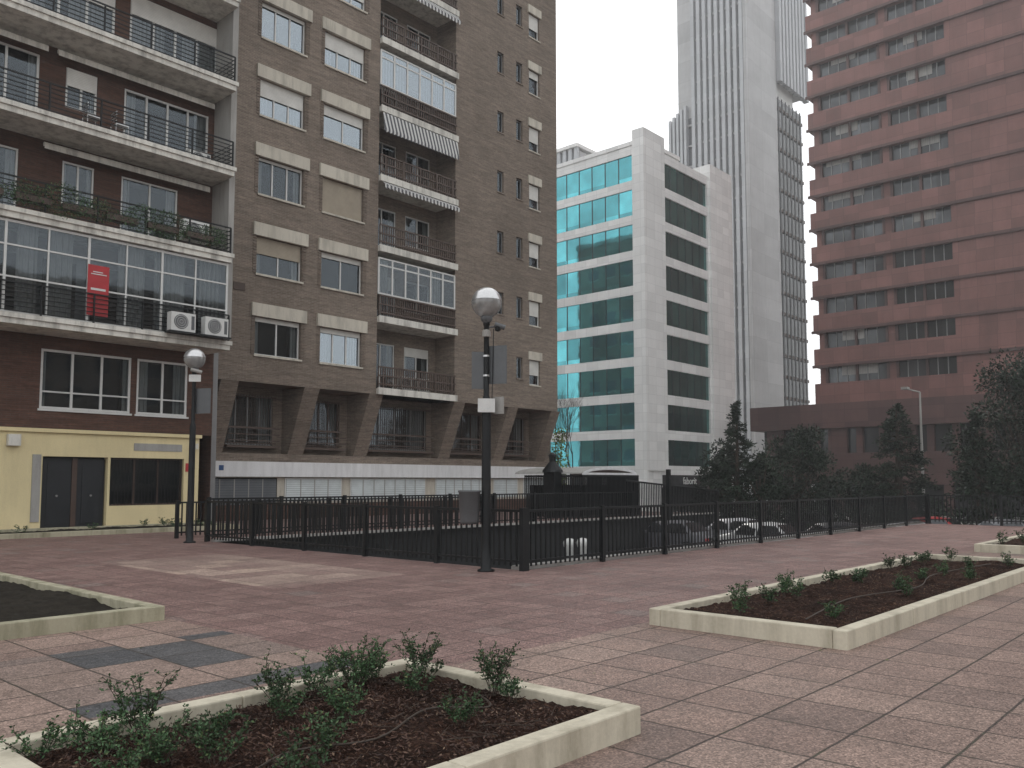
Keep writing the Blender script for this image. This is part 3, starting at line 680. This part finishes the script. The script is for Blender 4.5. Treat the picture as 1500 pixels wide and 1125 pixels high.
for px in piers:
    a,b=px,px+.75
    v,f=B.get('raking_pier','brick'); n=len(v)
    v.extend([(a,BY+.003,ZB-.002),(b,BY+.003,ZB-.002),(b,PYB,ZP),(a,PYB,ZP),(a,RY-.003,ZB-.002),(b,RY-.003,ZB-.002),(b,RY-.003,ZP),(a,RY-.003,ZP)])
    for q in((0,1,2,3),(0,3,7,4),(1,5,6,2),(3,2,6,7),(0,4,5,1)): f.append(tuple(n+i for i in q))
B.poly('overhang_soffit','brick',[(BX0,BY,ZB),(BX1,BY,ZB),(BX1,RY,ZB),(BX0,RY,ZB)])
B.box('brick_ledge','brick',BX0,BX1+1.2,PYB-.02,RY-.003,2.37,ZP-.004)
B.box('white_band','white_band',BX0-.6,BX1+1.25,PYB-.06,RY,1.75,2.367)
B.box('ground_floor_wall','cream',BX0-.6,BX1+1.2,PYB+.2,RY,0,1.745)
for (a,b,mt) in((16.7,19.9,'shutter'),(20.4,23.2,'louver'),(23.8,28.2,'louver'),(29.,32.6,'louver'),(33.2,35.0,'louver'),(35.6,37.4,'louver')):
    B.box('ground_floor_opening',mt,a,b,PYB+.12,PYB+.19,.25 if mt=='shutter' else .75,1.65)
    B.box('opening_frame','frame' if mt=='louver' else 'black',a-.06,b+.06,PYB+.15,PYB+.185,.2 if mt=='shutter' else .7,1.7)
    k=int((b-a)/.6)
    for i in range(1,k): x=a+(b-a)*i/k; B.box('opening_mullion','kerbg',x-.02,x+.02,PYB+.1,PYB+.119,.75,1.65)
B.box('base_course','brick_dk',BX0-.6,BX1+1.2,PYB+.02,PYB+.198,0,.62)
B.box('wall_vent','frame_br',17.0,17.5,BY-.03,BY-.003,9.0,9.3)
B.box('blue_plate','bluep',17.2,17.4,PYB-.07,PYB-.062,2.0,2.2)
B.box('shell','brick',BX0,BX1,DY+1.1,46,0,ZT); 
B.poly('side_wall','brick',[(BX1,BY,ZB),(BX1,DY+1.2,ZB),(BX1,DY+1.2,ZT),(BX1,BY,ZT)])
B.poly('side_wall','brick',[(BX0,BY,ZB),(BX0,DY+1.2,ZB),(BX0,DY+1.2,ZT),(BX0,BY,ZT)])
B.poly('roof','kerbg',[(BX0,BY,ZT),(BX1,BY,ZT),(BX1,DY+1.2,ZT),(BX0,DY+1.2,ZT)])
B.done()

def block(name,x0,x1,y0,y1,h,mat):
    o=Obj(name); o.box('walls',mat,x0,x1,y0,y1,-1.6,h); o.box('roof_parapet','kerbg',x0-.2,x1+.2,y0-.2,y1+.2,h,h+.6)
    nfl=int((h-2)/3.3)
    for k in range(nfl):
        z=1.2+3.3*k
        n=int((x1-x0)/3.2)
        for i in range(n):
            a=x0+1+(x1-x0-2)*i/n
            for yy in(y0,y1):
                s=-1 if yy==y0 else 1
                o.box('windows','gl_dark',a,a+1.7,yy+s*.01,yy+s*.03,z,z+1.6); o.box('window_sills','cream',a-.1,a+1.8,yy+s*.0,yy+s*.1,z-.12,z-.01)
        n=int((y1-y0)/3.2)
        for i in range(n):
            a=y0+1+(y1-y0-2)*i/n
            for xx in(x0,x1):
                s=-1 if xx==x0 else 1
                o.box('windows','gl_dark',xx+s*.01,xx+s*.03,a,a+1.7,z,z+1.6); o.box('window_sills','cream',xx+s*.0,xx+s*.1,a-.1,a+1.8,z-.12,z-.01)
    o.done()
block('unseen_reflection_block',14,38,63,76.5,36,'brick')  # added block hidden from view, placed to darken the white building's glass reflections
block('unseen_reflection_block',12,74,-62,-46,24,'brick')  # unseen block behind the camera, added for the windows to reflect

# ---------------------------------------------------------------- white office building
W=Obj('white_office_building'); WX=68.7; WYY=44.8; ZR=34.6; wst=3.5; tops=[5.67+wst*k for k in range(9)]
hl=[(46.0,74.,t-2.6,t) for t in tops]
wall(W,'stone_wall','wb_stone','x',WX,WYY,76,-1.6,ZR,hl,.35)
for t in tops:
    W.aquad('ribbon_glass','gl_cyan','x',WX,46.0,74,.12,t-2.6,t)
    n=17
    for i in range(n): y=46+28*i/n; W.box('mullion','gl_black',WX+.08,WX+.12,y-.04,y+.04,t-2.6,t)
hr=[(72.6,81.3,t-2.55,t) for t in tops]
wall(W,'stone_wall','wb_stone','y',WYY,WX,86.3,-1.6,ZR,hr+[(71.5,85,-1.4,1.0)],.45)
for t in tops:
    W.aquad('ribbon_glass','gl_teal','y',WYY,72.6,81.3,.2,t-2.55,t)
    for i in range(1,6): x=72.6+8.7*i/6; W.box('mullion','gl_black',x-.05,x+.05,WYY+.13,WYY+.2,t-2.55,t)
W.box('corner_pier','wb_stone',WX-.22,72.3,WYY-.3,WYY+1.0,2.6,36.0)
W.box('end_pier','wb_stone',81.6,86.5,WYY-.25,WYY+2.,2.6,36.0)
W.box('left_pier_face','wb_stone',WX-.223,WX+.2,WYY-.28,WYY+.9,-1.5,2.59)
W.box('parapet','wb_stone',WX-.1,WX+.3,WYY+1.01,76,ZR+.001,ZR+.4)
W.poly('roof','kerbg',[(WX,WYY,ZR),(86.3,WYY,ZR),(86.3,76,ZR),(WX,76,ZR)])
W.poly('east_wall','wb_stone',[(86.3,WYY,-1.6),(86.3,76,-1.6),(86.3,76,ZR),(86.3,WYY,ZR)])
W.box('shop_front','gl_black',71.5,85,WYY+.4,WYY+.44,-1.4,1.0)
W.box('shop_fascia','gl_black',71.6,85,WYY-.12,WYY-.01,.95,2.2)
W.box('shop_base_left','gl_black',WX-.05,WX-.01,46.5,74,-1.3,2.4)
for i in range(12): W.box('shop_pier','wb_stone',WX-.2,WX-.051,47+i*2.3,47.5+i*2.3,-1.5,2.4)
# stepped ribbed roof screen
W.box('penthouse','wb_stone',78,84,50,59.5,ZR,38.2); W.box('penthouse_upper','concrete_t',78,86.,59.51,76,ZR,40.4)
for i in range(30): 
    y=50.1+i*.86; W.box('screen_rib','rib',77.6,77.99,y,y+.5,ZR,38.5 if i<11 else 40.8)
W.box('penthouse_cap','wb_stone',77.4,84.3,49.8,59.45,38.51,38.9); W.box('penthouse_cap','wb_stone',77.4,86.3,59.46,76.1,40.81,41.2)
W.done()
cu=bpy.data.curves.new('shop_sign_text','FONT'); cu.body='faborit'; cu.size=1.0; cu.extrude=.02
to=bpy.data.objects.new('shop_sign_text',cu); scene.collection.objects.link(to); to.location=(75.2,WYY-.16,1.3); to.rotation_euler=(math.pi/2,0,0); cu.materials.append(M['white']); to.parent=W.e

# ---------------------------------------------------------------- ribbed tower
T=Obj('ribbed_concrete_tower'); TX=121.6; TY=59.2
T.box('core','concrete_t',TX,131.4,TY,72.0,-1.6,110)
T.box('core_low','concrete_t',TX+.5,131,72.0,73.2,-1.6,62)
T.box('glass_strip','recess',TX-.02,TX-.003,TY+.5,72.6,5,61.5); T.box('glass_strip','recess',TX-.02,TX-.003,TY+.5,69.4,61.51,109)
n=9
for i in range(n):
    y=TY+.6+i*1.08; T.box('rib','rib',TX-.9,TX-.02,y,y+.6,0,109.5)
for i in range(5):
    y=70.1+i*.72; T.box('rib_low','rib',TX-.9,TX-.02,y,y+.42,0,63.5-i*.45)
for k in range(30): T.box('floor_band','concrete_t',TX-.35,TX-.022,TY+.5,72.5 if k<17 else 69.4,4+k*3.5,4.3+k*3.5)
T.box('corner_pier','concrete_t',TX-.9,TX+1.5,TY-.15,TY+.5,-1.6,110)
T.box('dark_wing','gl_black',131.41,143,TY+.8,70,-1.6,66)
for k in range(19): T.box('wing_floor_band','frame_br',131.42,143.05,TY+.6,TY+.79,1+k*3.5,1.5+k*3.5)
for i in range(8): T.box('wing_mullion','grey',131.5+i*1.45,131.65+i*1.45,TY+.42,TY+.59,0,66)
T.box('crown','concrete_t',131.41,143.4,TY+.2,70.5,69,110)
for i in range(9): T.box('crown_rib','rib',131.6+i*1.33,132.4+i*1.33,TY-.7,TY+.19,68,110)
T.box('roof_rail','white',131.5,140,TY+1,TY+1.2,66,68.9)
T.done()

# ---------------------------------------------------------------- red granite office building
G=Obj('red_granite_office_building'); GX=86.9; rows=[12.5+3.6*k for k in range(15)]
YE=35.1
for i,zc in enumerate(rows):
    z0=zc+.85; z1=zc+3.6-.85
    G.box('spandrel','granite',GX-.45,GX+1,-14,YE+.45,z0,z1)
    G.box('spandrel_drip','granite_dk',GX-.6,GX-.451,-14,YE+.6,z0-.08,z0+.2)
    for (a,b) in((28.3,34.4),(22.0,27.4)):
        G.aquad('window_glass','gl_dark','x',GX,a,b,.2,zc-.85,zc+.85)
        nn_=6
        for j in range(nn_+1):
            y=a+(b-a)*j/nn_; G.box('mullion','frame_gr' if j%3 else 'granite_dk',GX+.1 if j%3 else GX-.1,GX+.199,y-(.04 if j%3 else .12),y+(.04 if j%3 else .12),zc-.85,zc+.85)
        if R()<.45: G.box('office_blind','curtain',GX+.14,GX+.19,a+U(.5,2.5),b-U(.3,2),zc+U(-.2,.4),zc+.84)
    G.box('wall_strip','granite',GX-.02,GX+1,27.4,28.3,zc-.849,zc+.849); G.box('wall_strip','granite',GX-.02,GX+1,34.4,YE,zc-.849,zc+.849)
    G.box('wall_strip','granite',GX-.4,GX+1,-14,22.0,zc-.849,zc+.849)
G.box('core','granite',GX+1.01,125,-14,YE-.3,-1.6,rows[-1]+2)
G.box('base_wall','granite',GX-.44,GX+1,-14,YE+.44,9.1,rows[0]-.86)
PX=82.; PE=40.4
G.box('podium_fascia','granite_dk',PX-.5,GX+3,-14,PE,6.7,9.09)
G.box('podium_recess','gl_black',PX+.6,GX+2,-14,PE-1,4.3,6.69)
for j in range(24): y=38-j*2.1; G.box('podium_pier','granite_dk',PX+.1,PX+.59,y-.3 if j%3 else y-.9,y+.3 if j%3 else y+.9,4.3,6.69)
G.box('podium_lower_band','granite_dk',PX,GX+2,-14,PE-.4,1.3,4.29)
G.box('podium_ground','gl_black',PX+1,GX+2,-14,PE-1.2,-1.6,1.29)
for j in range(16): y=38-j*3.2; G.box('podium_column','granite_dk',PX+.1,PX+.9,y-.35,y+.35,-1.6,1.29)
G.box('white_panel','white_band',PX+.2,PX+.9,34.2,35.2,-1.6,1.29)  # plain white panel among the podium columns
G.done()

# ---------------------------------------------------------------- kiosk / garage stair enclosure
K=Obj('stair_kiosk')
kx0,kx1,ky0,ky1=29.2,33.4,22.2,25.5
for i in range(44):
    x=kx0+(kx1-kx0)*i/43; K.box('iron_bars','black',x-.02,x+.02,ky0-.02,ky0+.02,0,1.85)
for i in range(34):
    y=ky0+(ky1-ky0)*i/33; K.box('iron_bars','black',kx0-.02,kx0+.02,y-.02,y+.02,0,1.85)
K.box('rail','black',kx0,kx1,ky0-.03,ky0+.03,1.75,1.83);K.box('rail','black',kx0-.03,kx0+.03,ky0,ky1,1.75,1.83)
K.box('core_panel','darkwall',kx0+.3,kx1-.2,ky0+.3,ky1,0,1.4)
for i in range(12):
    a=math.pi*i/12;b=math.pi*(i+1)/12; cx=(kx0+kx1)/2+.2;r=2.1
    p=lambda t:(cx-r*math.cos(t),1.9+.3*math.sin(t))
    (xa,za),(xb,zb)=p(a),p(b)
    K.poly('arched_canopy','kerbg',[(xa,ky0+.2,za),(xb,ky0+.2,zb),(xb,ky1+.8,zb),(xa,ky1+.8,za)])
    K.poly('arched_canopy_front','white_band',[(xa,ky0+.2,za),(xb,ky0+.2,zb),(xb,ky0+.2,zb-.12),(xa,ky0+.2,za-.12)])
    K.poly('arched_canopy_side','white_band',[(xa,ky0+.198,1.95),(xb,ky0+.198,1.95),(xb,ky0+.198,1.82),(xa,ky0+.198,1.82)])
K.box('lantern_body','black',28.6,29.1,23.3,23.9,0,1.95)
K.lathe('lantern_roof','black',28.85,23.6,[(.46,1.95),(.44,2.05),(.24,2.3),(.14,2.42),(.15,2.6),(.19,2.7),(.08,2.8),(0,2.84)],12)
K.done()
for (bx,by) in((20.6,16.2),(21.0,16.0)):
    q=Obj('white_bollard'); q.lathe('body','white',bx,by,[(.0,-1.59),(.12,-1.59),(.12,-.5),(.17,-.42),(.19,-.3),(.15,-.2),(0,-.15)],16); q.done(smooth=('body',))

# ---------------------------------------------------------------- cars
def car(x,y,ang,colr,name='parked_car'):
    key='car_paint_%d'%len(M); M[key]=mat_plain(key,colr,.35,.1,.03,1,0,.4)
    o=Obj(name,(x,y,-1.59)); o.e.rotation_euler=(0,0,ang)
    S=[(-2.1,.35,.75,.80,.72,.6),(-2.0,.25,.85,.92,.82,.66),(-1.5,.22,.92,1.0,.86,.68),(-1.0,.22,.94,1.38,.87,.62),(-.2,.22,.93,1.47,.88,.63),(.4,.22,.92,1.42,.88,.63),(1.0,.22,.9,1.02,.87,.7),(1.7,.24,.78,.86,.84,.66),(2.05,.3,.66,.72,.76,.6),(2.15,.38,.55,.58,.66,.55)]
    v,f=o.get('body',key); n=len(v); 
    for (sx,a,b,c,hb_,ht) in S: v.extend([(sx,-hb_*.95,a),(sx,-hb_,(a+b)/2),(sx,-hb_*.98,b),(sx,-ht,c),(sx,ht,c),(sx,hb_*.98,b),(sx,hb_,(a+b)/2),(sx,hb_*.95,a)])
    for i in range(len(S)-1):
        for j in range(7): f.append((n+i*8+j,n+i*8+j+1,n+i*8+8+j+1,n+i*8+8+j))
    f.append(tuple(n+j for j in range(8))); f.append(tuple(n+(len(S)-1)*8+j for j in reversed(range(8))))
    for s in(-1,1):
        for (a,b) in((-1.35,-.25),(-.15,.75)):
            o.poly('side_window','gl_black',[(a,s*.875,.96),(b,s*.885,.96),(b-.12*(b>0)*2,s*.665,1.36),(a+.35*(a<-1),s*.665,1.36)])
        for wx in(-1.3,1.35):
            o.cyl('wheel','tyre',(wx,s*.7,.32),(wx,s*.9,.32),.32,n=20); o.cyl('hub','silver',(wx,s*.9,.32),(wx,s*.915,.32),.2,n=14)
        o.box('mirror',key,.62,.78,s*.9,s*1.03,.92,1.04)
        o.box('headlight','white',2.02,2.12,s*.45,s*.68,.56,.66); o.box('taillight','red',-2.12,-2.03,s*.5,s*.72,.62,.78)
    o.poly('windscreen','gl_black',[(.99,-.74,1.045),(.99,.74,1.045),(.44,.6,1.425),(.44,-.6,1.425)])
    o.poly('rear_window','gl_black',[(-1.48,-.7,1.03),(-1.48,.7,1.03),(-1.02,.58,1.4),(-1.02,-.58,1.4)])
    o.done(smooth=('body',))
car(33.4,16.2,1.57,(.5,.5,.5)); car(35.5,14.0,1.5,(.03,.03,.035)); car(37.5,11.8,1.6,(.5,.51,.53)); car(32.6,20.,1.57,(.1,.1,.11)); car(43,9.5,1.57,(.12,.12,.13)); car(44,12.8,1.57,(.3,.02,.02)); car(36.4,19,1.57,(.4,.4,.42));car(47,20,1.57,(.05,.05,.06))

# ---------------------------------------------------------------- trees
def conifer(x,y,z0,h,w,n=26,irregular=.3,name='conifer_tree',base=.12,dn=1.0):
    o=Obj(name); o.cyl('trunk','bark',(x,y,z0),(x,y,z0+h*.55),w*.06,w*.035,n=9); o.cyl('trunk','bark',(x,y,z0+h*.55),(x+U(-.1,.1),y,z0+h),w*.035,.02,n=7)
    v,f=o.get('foliage','leaf_dk')
    for k in range(n*5):
        t=(k+R())/(n*5); zz=z0+h*(base+(1-base)*t)
        rad=w*.5*((1-t)**.8)*U(1-irregular,1.12)*(.7+.3*min(1,t*6))
        a=U(0,6.28); d=Vector((math.cos(a),math.sin(a),-.18+.3*t))
        p0=Vector((x,y,zz)); tip=p0+d*rad
        if k%2==0:o.cyl('limb','bark',p0,tip,.035*w*.4,.008,n=4,cap=False)
        m_=int((22+rad*45)*dn)
        for i in range(m_):
            s=.15+.9*math.sqrt(R()); q=p0.lerp(tip,s)+Vector((U(-1,1),U(-1,1),U(-.6,.5)))*(.12+.1*rad)
            leaf(v,f,q,d+rdir()*.8,U(.12,.26),U(.05,.1))
    o.done()
def broad(x,y,z0,h,w,blobs=26,per=170,name='evergreen_tree',mat='leaf_dk',ls=.2):
    o=Obj(name); o.cyl('trunk','bark',(x,y,z0),(x+.1,y,z0+h*.45),.2,.12,n=9)
    v,f=o.get('foliage',mat)
    for k in range(blobs):
        a=U(0,6.28); t=U(.25,.97); rr_=w*.5*math.sin(math.pi*min(1,t*.85+.12))**.7*math.sqrt(U(.1,1)); c=Vector((x+rr_*math.cos(a),y+rr_*math.sin(a),z0+h*t)); rb=w*U(.1,.2)
        o.cyl('limb','bark',(x,y,z0+h*U(.2,.45)),c,.06,.015,n=5,cap=False)
        for i in range(per):
            d=rdir(); q=c+Vector((d.x,d.y,d.z*.8))*rb*U(.4,1.15); leaf(v,f,q,d+rdir()*.7,ls*U(.5,1.2),ls*.5)
    o.done()
conifer(41.4,21.3,-1.6,7.3,3.0,24,.6,base=.2)
broad(43.0,22.8,-1.6,5.3,3.0,30,190)
broad(42.0,20.3,-1.6,4.6,2.6,26,180)
broad(48.3,21.1,-1.6,6.0,4.8,44,230)
conifer(50.2,16.,-1.6,7.5,4.6,26,.35,dn=1.1)
broad(47.5,9.2,-1.6,9.2,6.0,64,230); conifer(46.,11.,-1.6,6.5,3.2,20,.4)
broad(50.5,18.6,-1.6,4.0,3.5,22,160)
hd=Obj('hedge'); v,f=hd.get('foliage','leaf_dk')
for i in range(9000):
    y=U(4,28); top=.1+.25*math.sin(y*1.7)+.2*math.sin(y*4.1)
    leaf(v,f,Vector((46+U(-.7,.7),y,-1.6+(1.6+top)*math.sqrt(R()))),rdir(),U(.12,.25),U(.06,.12))
hd.done()
bt=Obj('bare_tree')
def br(p,d,L,r,dep):
    q=p+d*L; bt.cyl('branches','bark',p,q,r,r*.65,n=5,cap=False)
    if dep==0:return
    for i in range(random.choice([2,3,3])):
        nd=(d+rdir()*.55+Vector((0,0,.12))).normalized(); br(p.lerp(q,U(.6,1)),nd,L*U(.62,.85),r*.6,dep-1)
br(Vector((47.5,37.,-1.6)),Vector((0,0,1)),3.4,.085,6)
bt.done()
yv=Obj('vine_plant'); v,f=yv.get('leaves','leaf_y')
for i in range(900): 
    z=U(0,4.6); leaf(v,f,Vector((38.7+U(-.5,.5)*(1-z/8),31.2+U(-.5,.4),z)),rdir(),.16,.1)
for i in range(5): yv.cyl('stem','bark',(38.7,31.2,0),(38.7+U(-.4,.4),31.2+U(-.3,.3),4.2),.03,.01,n=5)
yv.done()

# ---------------------------------------------------------------- haze: a real homogeneous body of air over the whole site
hz=bpy.data.materials.new('haze_air'); hz.use_nodes=True; t=hz.node_tree; t.nodes.remove(t.nodes['Principled BSDF'])
vs=t.nodes.new('ShaderNodeVolumeScatter'); vs.inputs['Density'].default_value=.00115; vs.inputs['Anisotropy'].default_value=.35; vs.inputs['Color'].default_value=(.98,.985,1,1)
t.links.new(vs.outputs[0],t.nodes['Material Output'].inputs['Volume'])
M['haze']=hz
H=Obj('haze'); H.box('air_volume','haze',-150,320,-150,320,-1.9,125); H.done()

# ---------------------------------------------------------------- light, world, camera
w=bpy.data.worlds.new('World'); scene.world=w; w.use_nodes=True; nt=w.node_tree
bg=nt.nodes['Background']; sky=nt.nodes.new('ShaderNodeTexSky'); sky.sky_type='NISHITA'; sky.sun_disc=False
SE=math.radians(42); SA=math.radians(60)
sky.sun_elevation=SE; sky.sun_rotation=math.radians(90)-SA; sky.dust_density=4; sky.air_density=1.2; sky.ozone_density=1
hs=nt.nodes.new('ShaderNodeHueSaturation'); hs.inputs['Saturation'].default_value=.3; nt.links.new(sky.outputs[0],hs.inputs['Color'])
mx=nt.nodes.new('ShaderNodeMixRGB'); mx.inputs[0].default_value=.72; mx.inputs[2].default_value=(11.6,11.8,12.0,1); nt.links.new(hs.outputs[0],mx.inputs[1])
nt.links.new(mx.outputs[0],bg.inputs[0]); bg.inputs[1].default_value=.14
sd=bpy.data.lights.new('sun','SUN'); sd.energy=1.1; sd.angle=math.radians(16); sd.color=(1,.96,.9)
so=bpy.data.objects.new('sun',sd); scene.collection.objects.link(so)
dv=Vector((math.cos(SA)*math.cos(SE),math.sin(SA)*math.cos(SE),math.sin(SE))); so.rotation_euler=dv.to_track_quat('Z','Y').to_euler()
so.location=(0,0,60)
cd=bpy.data.cameras.new('camera'); cam=bpy.data.objects.new('camera',cd); scene.collection.objects.link(cam); scene.camera=cam
cd.sensor_width=36; cd.lens=30; cd.shift_y=.0323; cd.clip_end=3000; cd.clip_start=.05
cam.location=(0,0,1.55); cam.rotation_euler=(math.radians(94.33),0,math.radians(-48))
scene.view_settings.view_transform='Standard'; scene.view_settings.look='None'; scene.view_settings.exposure=0
